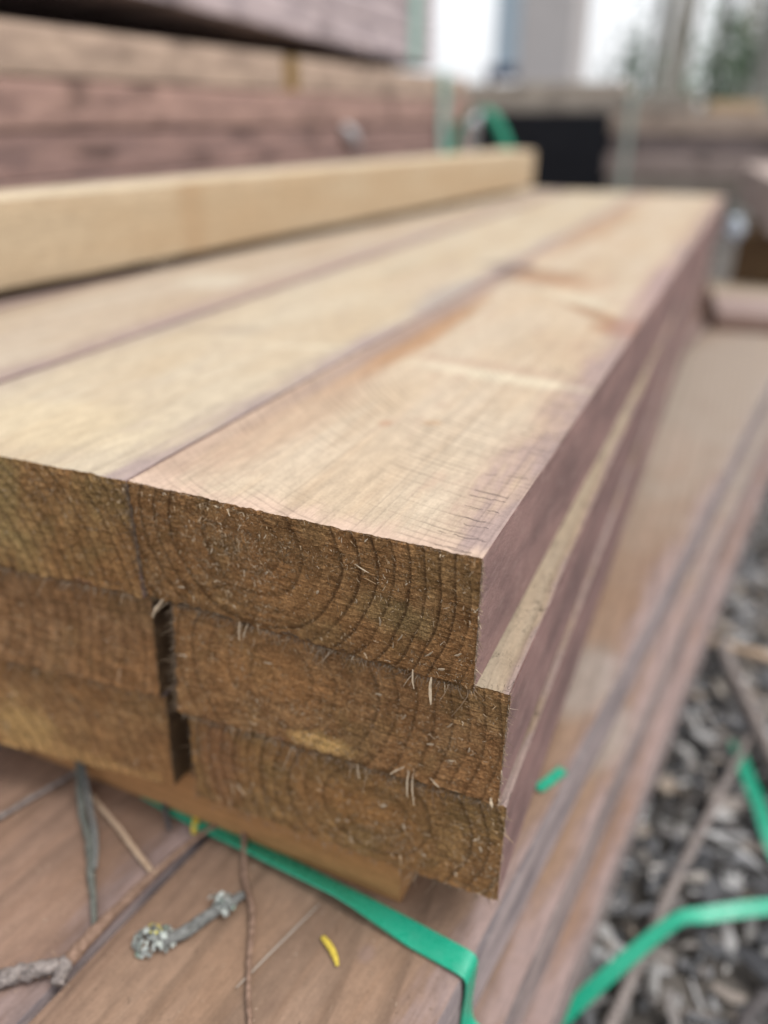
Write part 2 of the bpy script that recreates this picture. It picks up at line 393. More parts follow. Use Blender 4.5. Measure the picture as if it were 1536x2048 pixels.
def mulch(n, x0, x1, y0, y1, smin, smax, seed):
    r = np.random.default_rng(seed); V = []; F = []
    for i in range(n):
        cx = r.uniform(x0, x1); cy = r.uniform(y0, y1)
        l = r.uniform(smin, smax); w = l*(r.uniform(.22, .6) if i % 5 else r.uniform(.08, .16)); l = l if i % 5 else l*1.8; w = w if i % 5 else w*1.3; t = w*r.uniform(.2, .5)
        M = Matrix.Rotation(r.uniform(0, 6.28), 3, 'Z') @ Matrix.Rotation(r.normal(0, .35), 3, 'Y') @ Matrix.Rotation(r.normal(0, .5), 3, 'X')
        c = Vector((cx, cy, r.uniform(.0, .028))); b = len(V); tp = r.uniform(.35, .95); cv = r.normal(0, .12)*l
        for ax, ww in ((-1, tp), (0, 1), (1, r.uniform(.3, .9))):
            for sy, sz in ((-1, -1), (1, -1), (1, 1), (-1, 1)):
                V.append(tuple(c+M @ Vector((ax*l/2, sy*w*ww/2+(cv if ax == 0 else 0), sz*t/2))))
        for k in (0, 4):
            for q in range(4): q2 = (q+1) % 4; F.append((b+k+q, b+k+q2, b+k+4+q2, b+k+4+q))
        F += [(b+3, b+2, b+1, b), (b+8, b+9, b+10, b+11)]
    return V, F
mulch_mat = island_mat('mulch_chip', [(0., (.045, .046, .050)), (.25, (.10, .101, .106)), (.5, (.175, .175, .182)), (.68, (.24, .195, .155)), (.72, (.27, .26, .25)), (.85, (.33, .328, .33)), (.97, (.46, .455, .45)), (1., (.30, .23, .16))], tex=60)
V, F = mulch(9500, .18, 1.25, -.15, 1.9, .008, .042, 3)
V2, F2 = mulch(2200, .3, 2.6, 1.4, 5.0, .02, .08, 4)
F = F+[tuple(a+len(V) for a in f) for f in F2]; V = V+V2
tag(link('wood_mulch', mesh('wood_mulch', V, F, [mulch_mat])), 'grey wood chip and leaf mulch covering the ground beside the stack', 'mulch', kind='stuff')

# ------------------------------------------------------------------ the upper stack
W, H = .2, .075
fib_mat = island_mat('torn_fibre', [(0., (.13, .08, .04)), (.35, (.25, .165, .09)), (.7, (.42, .30, .18)), (.92, (.60, .46, .31)), (1., (.75, .63, .47))])
fringe_mat = island_mat('frayed_fringe', [(0., (.10, .07, .048)), (.5, (.17, .12, .08)), (.9, (.30, .225, .155)), (1., (.50, .41, .30))])
splinter_mat = simple_mat('pale_splinter', (.46, .36, .25), .8, .4, 400)

def end_off(corners, x, z):
    tl, tr, bl, br = corners; u = x/W; w = -z/H
    return (tl*(1-u)+tr*u)*(1-w)+(bl*(1-u)+br*u)*w

def fibres(parent, corners, n, seed, theta=(1.0, .5), clump=None, fringe=('bottom', 'left'), nf=300, size=1.15):
    r = np.random.default_rng(seed)
    x = r.uniform(.002, W-.002, n); z = r.uniform(-H+.002, -.002, n)
    if clump is not None:
        m = int(n*.22); x[:m] = np.clip(r.normal(clump[0], clump[2], m), .003, W-.003); z[:m] = np.clip(r.normal(clump[1], clump[3], m), -H+.003, -.003)
    th = np.where(x > .45*W, r.normal(theta[0], theta[1], n), r.uniform(0, 2*math.pi, n))
    lift = r.uniform(.1, .75, n)
    D = np.stack([np.cos(th), -lift, np.sin(th)], 1)
    Lg = np.clip(r.lognormal(-6.75, .5, n), .0006, .0065)*size; Wd = np.clip(r.lognormal(-7.5, .3, n), .0003, .001)*size
    P = np.stack([x, end_off(corners, x, z)+.0003, z], 1)
    curl = r.normal(0, .35, (n, 3))
    o = link('end_fibres', strips('end_fibres', P, D, Lg, Wd, curl, fib_mat), parent); o['kind'] = 'stuff'
    P = []; D = []; L_ = []; Wf = []
    for e in fringe:
        for i in range(nf):
            if e == 'bottom':
                t = r.beta(1.3, 1.1)*W; zz = -H+.0006; P.append((t, end_off(corners, t, -H)+r.uniform(-.0003, .0015), zz)); D.append((r.normal(0, .5), -r.uniform(.1, .9), -r.uniform(.2, 1)))
            elif e == 'left':
                t = -r.uniform(.001, H-.001); P.append((.0004, end_off(corners, 0, t)+r.uniform(-.0003, .0015), t)); D.append((-r.uniform(.4, 1), -r.uniform(.1, .8), r.normal(-.1, .4)))
            elif e == 'right':
                t = -r.uniform(.001, H-.001); P.append((W-.0004, end_off(corners, W, t)+r.uniform(-.0003, .0012), t)); D.append((r.uniform(.4, 1), -r.uniform(.1, .8), r.normal(-.1, .4)))
            elif e == 'top':
                t = r.uniform(.001, W-.001); P.append((t, end_off(corners, t, 0)+r.uniform(-.0002, .001), -.0006)); D.append((r.normal(0, .5), -r.uniform(.5, 1), r.uniform(-.1, .5)))
            k = {'bottom': 1.2, 'left': 1., 'right': .5, 'top': .3}[e]
            L_.append(np.clip(r.lognormal(-6.15, .55), .0008, .008)*k*size); Wf.append(np.clip(r.lognormal(-7.9, .35), .0002, .0007)*size)
    o = link('frayed_edge', strips('frayed_edge', P, D, L_, Wf, r.normal(0, .4, (len(P), 3)), fringe_mat, 3), parent); o['kind'] = 'stuff'

def splinter(parent, pos, d, length, width, seed):
    d = Vector(d).normalized(); p = Vector(pos); side = Vector((d.z, .2, -d.x)).normalized()
    pts = [p-d*.001, p+d*length*.5+side*length*.05, p+d*length]
    V, F = tube(pts, [width*.2, width*.38, width*.16], 4, .8, seed, 4)
    # flatten towards the face
    link('splinter', mesh('splinter', V, F, [splinter_mat]), parent)

side_m = side_material('side_mauve')
side_gap_shade = side_material('side_gap_shade', (.13, .082, .042), (.075, .046, .026), (.19, .125, .07), .25)  # dark brown carries the shade of the gap between the board columns
side_m2 = side_material('side_mauve_second', (.225, .136, .123), (.135, .084, .079), (.33, .24, .205), .3)
BROWN = (.31, .185, .105); DARK = (.15, .115, .095); PALE = (.50, .44, .33); GREYP = (.26, .225, .21)

def stack_board(label, x, row, corners, end_m, top_m, sid=None, L=1.99, y=0., seed=1, fine=True, rz=0., group='boards of the upper timber stack', dz=0., rough=1., bow=0., topcut=0.):
    me = board_mesh('timber_board', W, H-.0012, L-y, [end_m, top_m, sid or side_m], corners, fine, seed, rough, bow=bow, topcut=topcut)
    o = link('timber_board', me, None, Z((x, y, -row*H-.0006+dz)), (0, 0, rz))
    return tag(o, label, 'board', group)

# top row, right: the board in focus
cA = (0, 0, .0015, 0)
eA = end_material('end_grain_front', (.077, -.020), 9.5, patches=[(.155, -.042, .028, .012, (.23, .205, .11), .5), (.105, -.045, .05, .018, (.34, .20, .095), .5)])
tA = top_material('top_front', (.077, -.055), 7.5, W, cracks=True, saw=(.217, .33), grain=.22, slope=(.02, -.03), stains=[
    (.028, .36, .018, .17, 0., BROWN, .95), (.032, .13, .026, .12, 0., (0.338, 0.225, 0.150), .5), (.014, .70, .026, .06, 0., (.11, .085, .075), 1.), (.06, .69, .06, .05, -.4, (.27, .165, .10), .9), (.012, .45, .012, .35, 0., (.24, .175, .15), .7),
    (.152, .512, .060, .013, -.81, (.27, .16, .095), .8), (.192, .465, .036, .040, 0., (0.270, 0.143, 0.083), .85), (.12, .268, .075, .016, -.12, PALE, .6), (.11, .29, .08, .012, -.1, (0.345, 0.247, 0.180), .5),
    (.115, .58, .075, .02, -.75, PALE, .55), (.09, .66, .06, .05, -.5, (0.352, 0.225, 0.143), .5), (.03, 1.25, .03, .35, 0., BROWN, .55), (.09, .139, .005, .006, 0., (0.315, 0.188, 0.120), .7), (.117, .152, .007, .005, .6, (0.338, 0.217, 0.128), .6),
    (.19, .62, .018, .25, 0., (0.315, 0.217, 0.203), .5)], tint=((.44, .325, .25), .02))
A = stack_board('sharp front board on top of the stack, with dark ringed end grain', 0., 0, cA, eA, tA, seed=1)
fibres(A, cA, 5200, 11, (1.0, .55), (.075, -.022, .02, .014), ('bottom', 'left', 'right', 'top'), 420)
for i, (px, pz, dx, dz_, ln, wd) in enumerate([(.026, -.060, 1, .35, .006, .0016), (.085, -.036, .5, .6, .003, .0022), (.115, -.04, .4, .7, .003, .002),
        (.168, -.072, .25, -1, .009, .0016), (.178, -.0735, .15, -1, .013, .0026), (.012, -.0735, -.55, -1, .013, .0030), (.065, -.0735, .1, -1, .010, .0014), (.07, -.073, -.2, -1, .009, .0011),
        (.150, -.049, .1, 1, .006, .0015), (.160, -.055, .5, .9, .006, .0013), (.175, -.06, .6, .8, .007, .0014), (.182, -.066, .7, .5, .004, .002), (.138, -.018, 1, -.1, .008, .0011), (.19, -.055, .6, .6, .005, .0015)]):
    splinter(A, (px, end_off(cA, px, pz)-.0009, pz), (dx, -.35, dz_), ln, wd, i)

cB = (-.006, 0, -.020, -.0005)
eB = end_material('end_grain_green_rings', (.035, -.095), 8.5, base=(.235, .148, .070), pale=(.39, .27, .135), olive=.5, patches=[(.10, -.03, .03, .05, (.31, .275, .14), .5)])
tB = top_material('top_second', (.10, -.16), 6.5, W, cream=(.405, .340, .252), edge=(.27, .22, .19), edge_w=.030, grain=.3, stains=[
    (.06, .30, .055, .012, .35, (.28, .225, .17), .6), (.15, .28, .05, .006, .3, PALE, .5), (.19, .55, .03, .10, 0., GREYP, .6), (.13, .62, .04, .12, 0., (.37, .285, .205), .4), (.19, .75, .04, .03, 0., DARK, .6), (.1, .05, .09, .04, 0., (.46, .375, .25), .5)])
B = stack_board('top board left of the sharp one, its end cut off by the photo', -.2012, 0, cB, eB, tB, seed=2)
fibres(B, cB, 3000, 12, (1.2, .9), None, ('bottom', 'right'), 260)

tC = top_material('top_third', (.05, -.12), 6.5, W, cream=(.375, .31, .24), edge=(.25, .185, .15), edge_w=.035, grain=.4, stains=[(.11, .5, .05, .05, 0., (.45, .40, .32), .6), (.18, .6, .02, .4, 0., (.29, .21, .17), .6)])
C = stack_board('third top board from the right, beside the pale beam', -.4085, 0, (0, 0, 0, 0), eB, tC, seed=3, fine=False, y=.0)
D = stack_board('top board half hidden beneath the pale beam', -.6125, 0, (0, 0, 0, 0), eB, tC, seed=4, fine=False, y=.0)

# second row
cE = (.0040, .0035, -.006, .0016)
eE = end_material('end_grain_brown', (.072, -.028), 8., base=(.205, .122, .062), pale=(.335, .222, .12), olive=.3, tilt=.05, ring=.7, patches=[(.098, -.066, .022, .008, (.60, .44, .20), .8), (.07, -.03, .05, .018, (.34, .20, .095), .5)])
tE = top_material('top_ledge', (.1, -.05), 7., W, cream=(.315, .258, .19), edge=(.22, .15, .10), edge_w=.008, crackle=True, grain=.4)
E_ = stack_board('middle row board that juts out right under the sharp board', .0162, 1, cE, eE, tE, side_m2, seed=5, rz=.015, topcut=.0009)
fibres(E_, cE, 4200, 13, (.9, .6), (.12, -.04, .03, .02), ('bottom', 'left', 'right'), 380)
for i, (px, pz, dx, dz_, ln, wd) in enumerate([(.150, -.068, .1, -1, .014, .0018), (.1465, -.066, -.7, -.5, .008, .0016), (.1525, -.069, .2, -1, .017, .0013), (.163, -.068, .9, -.3, .006, .0013), (.196, -.070, .3, -.8, .004, .003),
        (.062, -.022, 1, .4, .007, .0013), (.170, -.030, .5, .8, .006, .0014), (.145, -.033, .5, .9, .006, .0012), (.13, -.022, .7, .4, .005, .0016), (.182, -.042, .2, .9, .004, .0018), (.16, -.045, .8, .6, .005, .0014), (.12, -.0735, .3, -1, .008, .0013), (.172, -.052, .6, .5, .004, .0018)]):
    splinter(E_, (px, end_off(cE, px, pz)-.0009, pz), (dx, -.35, dz_), ln, wd, i+20)

cF = (-.0135, .0035, -.024, -.0035)
eF = end_material('end_grain_red', (.04, -.035), 9., base=(.205, .125, .068), pale=(.34, .222, .13), olive=.2, ring=.7)
F_ = stack_board('middle row board left of the dark vertical gap', -.2015, 1, cF, eF, tC, side_gap_shade, seed=6, rz=.015, topcut=.0009)
fibres(F_, cF, 2200, 14, (1., .9), None, ('bottom', 'right'), 110)

# third row
cG = (-.0015, .0042, -.003, .003)
eG = end_material('end_grain_olive', (.125, -.034), 8.5, base=(.215, .14, .068), pale=(.325, .222, .11), olive=.35, ring=.9, patches=[(.02, -.03, .016, .05, (.26, .145, .085), .7), (.12, -.034, .03, .018, (.34, .195, .085), .6)])
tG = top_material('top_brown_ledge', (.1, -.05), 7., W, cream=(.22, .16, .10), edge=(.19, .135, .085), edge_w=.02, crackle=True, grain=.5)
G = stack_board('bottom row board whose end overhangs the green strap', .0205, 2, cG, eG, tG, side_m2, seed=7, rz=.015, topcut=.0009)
fibres(G, cG, 4200, 15, (.9, 1.2), (.15, -.05, .03, .016), ('left', 'right', 'bottom'), 130)
r_ = np.random.default_rng(50)
for i in range(9):      # pale crumbs of sawdust stuck in the torn end
    px = r_.uniform(.1, .195); pz = -r_.uniform(.02, .07)
    splinter(G, (px, end_off(cG, px, pz)-.0007, pz), (r_.normal(0, 1), -.2, r_.normal(0, 1)), r_.uniform(.0015, .004), r_.uniform(.0012, .0024), 60+i)

cH = (-.0200, .0005, -.028, -.004)
eH = end_material('end_grain_yellow', (.02, -.09), 7.5, base=(.215, .132, .070), pale=(.34, .225, .12), olive=.15, ring=.65, patches=[(.085, -.055, .035, .03, (.48, .355, .17), .7), (.12, -.07, .08, .01, (.45, .31, .15), .6)])
H_ = stack_board('bottom row board with yellowish streaked end, left of the dark gap', -.2005, 2, cH, eH, tC, side_gap_shade, seed=8, rz=.015, topcut=.0009)
fibres(H_, cH, 1800, 16, (1., .9), None, ('right',), 60)

# bearers between the two stacks (the near one shows under the bottom row)
bear_m = top_material('bearer_wood', (.1, -.2), 5, .05, cream=(.42, .225, .095), edge=(.33, .165, .07), edge_w=.02, grain=.5)
def box_wood(name, size, mats, seed=1, edge=.0015):
    return board_mesh(name, size[0], size[2], size[1], mats, fine=False, seed=seed, edge_r=edge)
def lay(name, label, cat, p0, p1, w, h, z, mats, group=None, seed=1):
    """a squared piece from p0 to p1 (centre line, bottom at z)"""
    d = Vector((p1[0]-p0[0], p1[1]-p0[1])); ln = d.length; a = math.atan2(d.y, d.x)-math.pi/2
    o = link(name, box_wood(name, (w, ln, h), mats, seed), None, None, (0, 0, a))
    o.location = Vector((p0[0], p0[1], z+h+ZT))-Vector((math.cos(a)*w/2, math.sin(a)*w/2, 0))
    return tag(o, label, cat, group)
ZL = -.27
lay('bearer', 'orange brown bearer beneath the bottom row, behind the green strap', 'bearer', (.158, .037), (-.62, .037), .050, .0445, ZL+.0003, [bear_m]*3, 'bearers between the stacks', 31)
lay('bearer', 'bearer under the far end of the upper stack, in its shadow', 'bearer', (.150, 1.78), (-.62, 1.72), .05, .0445, ZL+.0003, [bear_m]*3, 'bearers between the stacks', 32)

# ------------------------------------------------------------------ pale beam lying on the stack
pale_side = top_material('pale_beam_side', (.05, -.3), 9, .4, cream=(.43, .335, .225), edge=(.41, .31, .20), edge_w=.01, grain=.35, edge_l=False, stains=[(.0, .55, .2, .03, 0., (.34, .22, .12), .45)])
pale_top = top_material('pale_beam_top', (.05, -.3), 9, .4, cream=(.48, .405, .295), edge=(.62, .45, .26), edge_w=.01, grain=.25, edge_l=False)
lathm = side_material('lath_grey', (.2, .17, .13), (.12, .10, .08))
rzb = math.atan(-.09)
def beam_pt(y): return -.449+.09*y
o = link('pale_beam', board_mesh('pale_beam', .10, .088, 1.86, [pale_side, pale_top, pale_side], fine=False, seed=21, edge_r=.002), None, Z((beam_pt(.06)-.10, .06, .0995)), (0, 0, rzb))
tag(o, 'pale yellow squared beam lying along the top of the upper stack', 'beam')
for yy, lb in ((.55, 'thin grey lath under the near half of the pale beam'), (1.5, 'thin grey lath under the far half of the pale beam')):
    lay('spacer_lath', lb, 'lath', (beam_pt(yy)-.012, yy), (beam_pt(yy)-.14, yy), .03, .0110, .0002, [lathm]*3, 'laths under the pale beam', 33)

# ------------------------------------------------------------------ lower stack, turned a little to the right
RZ2 = -math.atan(.118)
def lower(x_at0, y0, row, L, label, end_m, top_m, sid, seed, w=.199):
    x = x_at0+.118*y0
    o = link('timber_board', board_mesh('timber_board', w, H-.0012, L, [end_m, top_m, sid], fine=False, seed=seed, edge_r=.002), None, Z((x-w*math.cos(RZ2), y0-w*math.sin(RZ2), ZL-row*H-.0006)), (0, 0, RZ2))
    return tag(o, label, 'board', 'boards of the lower timber stack')
tL1 = top_material('lower_top_first', (.13, -.12), 7, W, cream=(.245, .165, .117), edge=(.165, .104, .076), edge_w=.05, slope=(.10, .02), grain=.75, rough_amt=.6, stains=[
    (.11, 1.15, .045, .12, .2, (.28, .14, .075), .6), (.13, .16, .004, .003, 0, (.08, .07, .07), .8), (.165, .20, .003, .003, 0, (.06, .05, .06), .8), (.14, .24, .006, .008, 0, (.2, .14, .12), .6), (.17, .55, .03, .06, 0., (.30, .28, .26), .5), (.1, 1.5, .14, .7, 0., (.29, .25, .21), .75)])
tL2 = top_material('lower_top_second', (.16, -.10), 7, W, cream=(.235, .153, .112), edge=(.158, .098, .074), edge_w=.06, slope=(.05, .02), grain=.7, rough_amt=.6)
sL1 = side_material('lower_side_first', (.31, .25, .242), (.15, .128, .132), (.43, .36, .34), .5)
sL2 = side_material('lower_side_second', (.29, .226, .21), (.15, .122, .12), (.43, .355, .325), .55)
eL = end_material('lower_end', (.1, -.03), 8.)
g1 = lower(.2115, -.27, 0, 2.5, 'top board of the lower stack, right, under the green strap corner', eL, tL1, sL1, 41, .1955)
g2 = lower(.2115-.2003, -.27, 0, 2.5, 'top board of the lower stack left of the twig filled joint', eL, tL2, sL1, 42)
lower(.2115-.4035, -.27, 0, 2.5, 'leftmost lower stack board seen under the bottom row', eL, tL2, sL1, 43)
lower(.2305, -.25, 1, 2.5, 'second lower stack board down, its pale edge along the right side', eL, tL1, sL2, 44)
lower(.2480, -.24, 2, 2.5, 'lowest board at the right side, just above the mulch', eL, tL2, sL2, 45)
lower(.2115-.30, -.25, 1, 2.5, 'board in the second layer of the lower stack, mostly out of view', eL, tL2, sL2, 46)
lower(.2115-.30, -.25, 2, 2.5, 'board in the third layer of the lower stack, mostly out of view', eL, tL2, sL2, 47)
grit_m = island_mat('sawdust_grit', [(0., (.06, .045, .035)), (.5, (.20, .14, .10)), (.85, (.38, .29, .21)), (1., (.55, .47, .38))])
for gb, sd in ((g1, 5), (g2, 6)):       # sawdust and grit lying on the top faces, denser under the cut ends
    r = np.random.default_rng(sd); n = 900
    gy = np.where(r.random(n) < .6, r.uniform(.08, .36, n), r.uniform(.1, 1.2, n)); gp = np.stack([r.uniform(.003, .192, n), gy, np.full(n, .0001)], 1); an = r.uniform(0, 6.28, n)
    o = link('sawdust', strips('sawdust', gp, np.stack([np.cos(an), np.sin(an), r.uniform(0, .3, n)], 1), np.clip(r.lognormal(-6.9, .6, n), .0004, .005), np.clip(r.lognormal(-7.5, .35, n), .0003, .0011), r.normal(0, .25, (n, 3))*np.array([1, 1, .3]), grit_m), gb); o['kind'] = 'stuff'
for yy, lb in ((.12, 'ground bearer under the near part of the lower stack'), (1.7, 'ground bearer under the far part of the lower stack')):
    lay('bearer', lb, 'bearer', (.20+.118*yy, yy), (-.5, yy), .09, .0735, -.57+.001, [sL2]*3, 'bearers on the ground', 48)

# ------------------------------------------------------------------ green strapping
s = NT('green_strap'); p = s.obj(); nz = s.noise(p, 120, 3)
s.color(s.mix(nz, (.012, .26, .155), (.020, .34, .21))); s.b.inputs['Roughness'].default_value = .32; s.b.inputs['Specular IOR Level'].default_value = .5
xx, yy_, zz_ = s.sep(p); em = s.mul(s.m('SINE', s.mul(s.add(xx, s.add(yy_, zz_)), 2400.)), s.m('SINE', s.mul(s.sub(s.add(xx, zz_), yy_), 2400.)))
s.bump(s.add(s.mul(em, .5), s.noise(s.vs(p, (300, 300, 300)), 1, 3)), .0004, .35)
s.set(s.b.inputs['Roughness'], s.ss(s.noise(p, 160, 4, .7), .35, .7, .22, .55)); strap_m = s.mat
s = NT('faded_strap'); p = s.obj(); s.color(s.mix(s.noise(p, 30, 3), (.25, .42, .36), (.36, .52, .46))); s.b.inputs['Roughness'].default_value = .35; faded_m = s.mat
TP = ZL+.0012
V, F = ribbon([Z(q) for q in [(-.62, .075, TP), (-.2, .04, TP), (-.02, .017, TP), (.05, .008, TP+.003), (.12, .001, TP+.0055), (.150, -.002, TP+.0035), (.175, -.0045, TP+.001), (.197, -.0068, TP+.0008), (.2085, -.0078, TP-.0002), (.2122, -.008, TP-.004), (.2127, -.008, TP-.012), (.2130, -.0085, TP-.06), (.2332, -.009, TP-.0775), (.2335, -.009, TP-.15), (.2505, -.009, TP-.17), (.2510, -.009, TP-.22)]],
              [(0, 1, 0), (0, 1, 0), (0, 1, -.15), (0, 1, -.5), (0, 1, -.6), (.02, 1, -.3), (.05, 1, 0), (.05, 1, 0)]+[(.08, 1, 0)]*8, .0165, .0011)
tag(link('green_strap', mesh('green_strap', V, F, [strap_m])), 'green plastic strap bent over the right edge of the lower stack', 'strap')
V, F = ribbon([Z(q) for q in [(.2135, .140, TP+.0006), (.2195, .150, TP+.0014), (.2265, .1665, TP+.001)]], [(1, -.5, 0)]*3, .008, .0010)
tag(link('strap_scrap', mesh('strap_scrap', V, F, [strap_m])), 'short scrap of green strap lying at the lower stack edge', 'strap scrap')
gz = -.532
V, F = ribbon([Z(q) for q in [(.20, .045, gz-.015), (.262, .155, gz), (.30, .217, gz+.010), (.338, .275, gz+.014), (.364, .300, gz+.006), (.426, .340, gz+.004), (.52, .39, gz), (.62, .40, gz-.01)]],
              [(.8, -.5, .3), (.8, -.5, .2), (.8, -.5, .1), (.7, -.6, .2), (.5, -.8, -.3), (.3, -.8, -.6), (.3, -.8, -.6), (.2, -.9, -.4)], .0150, .0011)
tag(link('green_strap', mesh('green_strap', V, F, [strap_m])), 'loose bright green strap kinked across the mulch at bottom right', 'strap')
V, F = ribbon([Z(q) for q in [(.385, .60, gz-.02), (.396, .527, gz), (.411, .468, gz+.008), (.428, .417, gz), (.47, .35, gz-.02)]], [(1, .2, 0), (1, .2, .4), (1, .3, .5), (1, .3, .2), (1, .5, 0)], .015, .0011)
tag(link('green_strap', mesh('green_strap', V, F, [strap_m])), 'darker green strap end on the mulch at the right edge', 'strap')

# ------------------------------------------------------------------ twigs and leaf bits on the lower stack
bark = {}
def bark_mat(name, a, b, sc=500):
    s = NT(name); p = s.obj(); nz = s.noise(p, sc*.5, 5, .65); s.color(s.mix(s.ss(nz, .28, .75), a, b)); s.bump(nz, .0012, .4); s.b.inputs['Roughness'].default_value = .9; return s.mat
grey_bark = bark_mat('grey_bark', (.10, .085, .08), (.30, .26, .24)); brown_bark = bark_mat('brown_bark', (.13, .08, .055), (.30, .20, .15))
green_bark = bark_mat('green_bark', (.075, .08, .07), (.16, .165, .145)); tan_bark = bark_mat('tan_bark', (.32, .22, .15), (.50, .38, .27)); dark_bark = bark_mat('dark_bark', (.05, .045, .045), (.11, .10, .10))
lichen_bark = bark_mat('lichen_bark', (.085, .085, .08), (.23, .235, .225), 700); straw_m = simple_mat('straw', (.36, .31, .26), .8, .2)
TW = ZL+.0025
def twig(name, label, cat, pts, radii, mat, seed, parent=None, rough=.45, k=1.12):
    if name == 'fallen_stick': k = 1.
    radii = [r*k for r in radii]; pts = [(q[0], q[1], q[2]+(k-1)*.0018) for q in pts]
    V, F = tube([Z(q) for q in pts] if parent is None else [Z(q) for q in pts], radii, 8, rough, seed)
    o = link(name, mesh(name, V, F, [mat], True), parent)
    return tag(o, label, cat) if parent is None else o
t1 = twig('forked_twig', 'forked brown twig lying along the joint in the lower stack', 'twig', [(.0215, .022, TW+.001), (.0106, -.007, TW+.001), (.0037, -.040, TW+.0012), (-.0011, -.0805, TW+.0018), (-.0018, -.106, TW+.003)], [.0017, .0020, .0026, .0034, .0042], brown_bark, 1)
twig('branch', None, None, [(-.0018, -.106, TW+.003), (-.0085, -.1125, TW+.004), (-.0177, -.1192, TW+.0035), (-.0296, -.1298, TW+.003), (-.05, -.15, TW+.003)], [.0040, .0036, .0046, .0044, .004], grey_bark, 2, t1)
twig('stub', None, None, [(-.0018, -.106, TW+.003), (.0005, -.113, TW+.003), (.0025, -.1175, TW+.003)], [.0042, .0038, .0032], grey_bark, 3, t1)
r_ = np.random.default_rng(77); n = 160   # fine bark hairs round the fork
tt = r_.random(n); Pp = np.stack([-.0018-.026*tt, -.106-.021*tt, np.full(n, TW+.003)+ZT], 1); an = r_.uniform(0, 6.28, n); Dd = np.stack([np.cos(an)*.6, np.sin(an)*.6, r_.normal(0, .6, n)], 1)
Pp += Dd*.0042
o = link('bark_hair', strips('bark_hair', Pp, Dd, r_.uniform(.001, .004, n), np.full(n, .0003), r_.normal(0, .4, (n, 3)), island_mat('hair', [(0, (.2, .12, .08)), (1, (.45, .3, .2))])), t1); o['kind'] = 'stuff'
twig('twig', 'dark greenish twig hanging from under the bottom row at left', 'twig', [(-.118, .030, TW+.026), (-.0777, -.0142, TW+.004), (-.0513, -.0351, TW+.002), (-.025, -.0611, TW), (-.0016, -.0842, TW-.001)], [.0024, .0022, .0026, .0022, .0010], green_bark, 4)
twig('twig', 'greenish grey twig running beside the dark one at upper left', 'twig', [(-.108, .020, TW+.02), (-.074, -.010, TW+.006), (-.050, -.030, TW+.004), (-.032, -.050, TW+.003)], [.0018, .0018, .0016, .0010], lichen_bark, 14)
twig('twig', 'short pale tan twig slanting down to the twig filled joint', 'twig', [(-.095, .006, TW), (-.0794, -.0024, TW), (-.0413, -.0169, TW), (-.0012, -.034, TW), (.006, -.0365, TW+.0035)], [.0012, .0016, .0017, .0018, .001], tan_bark, 5)
twig('twig', 'thin brown twig with grey patches near the middle of the lower stack', 'twig', [(.0400, .016, TW+.006), (.0599, -.0145, TW+.002), (.078, -.0336, TW+.001), (.0967, -.0667, TW), (.1142, -.092, TW), (.125, -.11, TW)], [.0017, .0016, .0019, .0013, .0013, .0011], brown_bark, 6)
lt = twig('lichen_twig', 'stubby grey twig crusted with pale lichen on the lower stack', 'twig', [(.0340, -.0735, TW+.002), (.0455, -.0660, TW+.002), (.0549, -.0459, TW+.002), (.0662, -.0255, TW+.002)], [.0030, .0034, .0032, .0022], lichen_bark, 7)
lich_w = island_mat('lichen_pale', [(0, (.17, .18, .17)), (.5, (.34, .36, .345)), (.85, (.42, .455, .42)), (1, (.30, .43, .35))]); lich_w.node_tree.nodes['Principled BSDF'].inputs['Specular IOR Level'].default_value = 0.; lich_y = island_mat('lichen_yellow', [(0, (.55, .50, .08)), (1, (.72, .66, .16))])
def lichen(parent, c, rad, n, mat, seed, name='lichen'):
    r = np.random.default_rng(seed); V = []; F = []
    for i in range(n):
        d = Vector(r.normal(0, 1, 3)); d.z = abs(d.z)*.7; d.normalize(); q = Vector(Z(c))+Vector((d.x*rad*r.uniform(.2, 1), d.y*rad*r.uniform(.2, 1), d.z*rad*r.uniform(.1, .9)))
        a = d.cross(Vector((.1, .3, .9))).normalized(); b = d.cross(a); rr = rad*r.uniform(.10, .24); k = len(V)
        ring = []
        for m in range(7):
            an = m*6.283/7; f = rr*r.uniform(.6, 1.25); V.append(tuple(q+(a*math.cos(an)+b*math.sin(an))*f+d*rr*r.uniform(.1, .6)))
        V.append(tuple(q-d*rr*.3)); V.append(tuple(q+d*rr*.25))
        for m in range(7): F += [(k+m, k+(m+1) % 7, k+8), (k+(m+1) % 7, k+m, k+7)]
    o = link(name, mesh(name, V, F, [mat]), parent); o['kind'] = 'stuff'; return o
lichen(lt, (.0315, -.0745, TW), .0105, 90, lich_w, 1); lichen(lt, (.0385, -.070, TW+.0005), .0085, 80, lich_w, 2); lichen(lt, (.034, -.0705, TW+.0085), .0042, 14, lich_y, 3, 'yellow_lichen'); lichen(lt, (.0585, -.037, TW+.003), .0095, 60, lich_w, 4)
def leaf(label, pts, width, mat, seed):
    V, F = tube([Z(q) for q in pts], [width*.35, width*.5, width*.22], 6, .2, seed, 5)
    zc = sum(v[2] for v in V)/len(V); V = [(a, b, zc+(c_-zc)*.5) for a, b, c_ in V]
    tag(link('leaf_fragment', mesh('leaf_fragment', V, F, [mat], True)), label, 'leaf')
yel = simple_mat('yellow_leaf', (.55, .42, .06), .7, .55, 420)
leaf('curved yellow leaf fragment lying near the green strap', [(.1242, -.0278, ZL+.0015), (.1338, -.0332, ZL+.002), (.1407, -.0401, ZL+.0012)], .0048, yel, 1)
leaf('small yellow leaf fragment beneath the edge of the bottom row', [(.0, .0145, ZL+.003), (.004, .008, ZL+.003), (.0075, .0016, ZL+.001)], .0065, yel, 2)
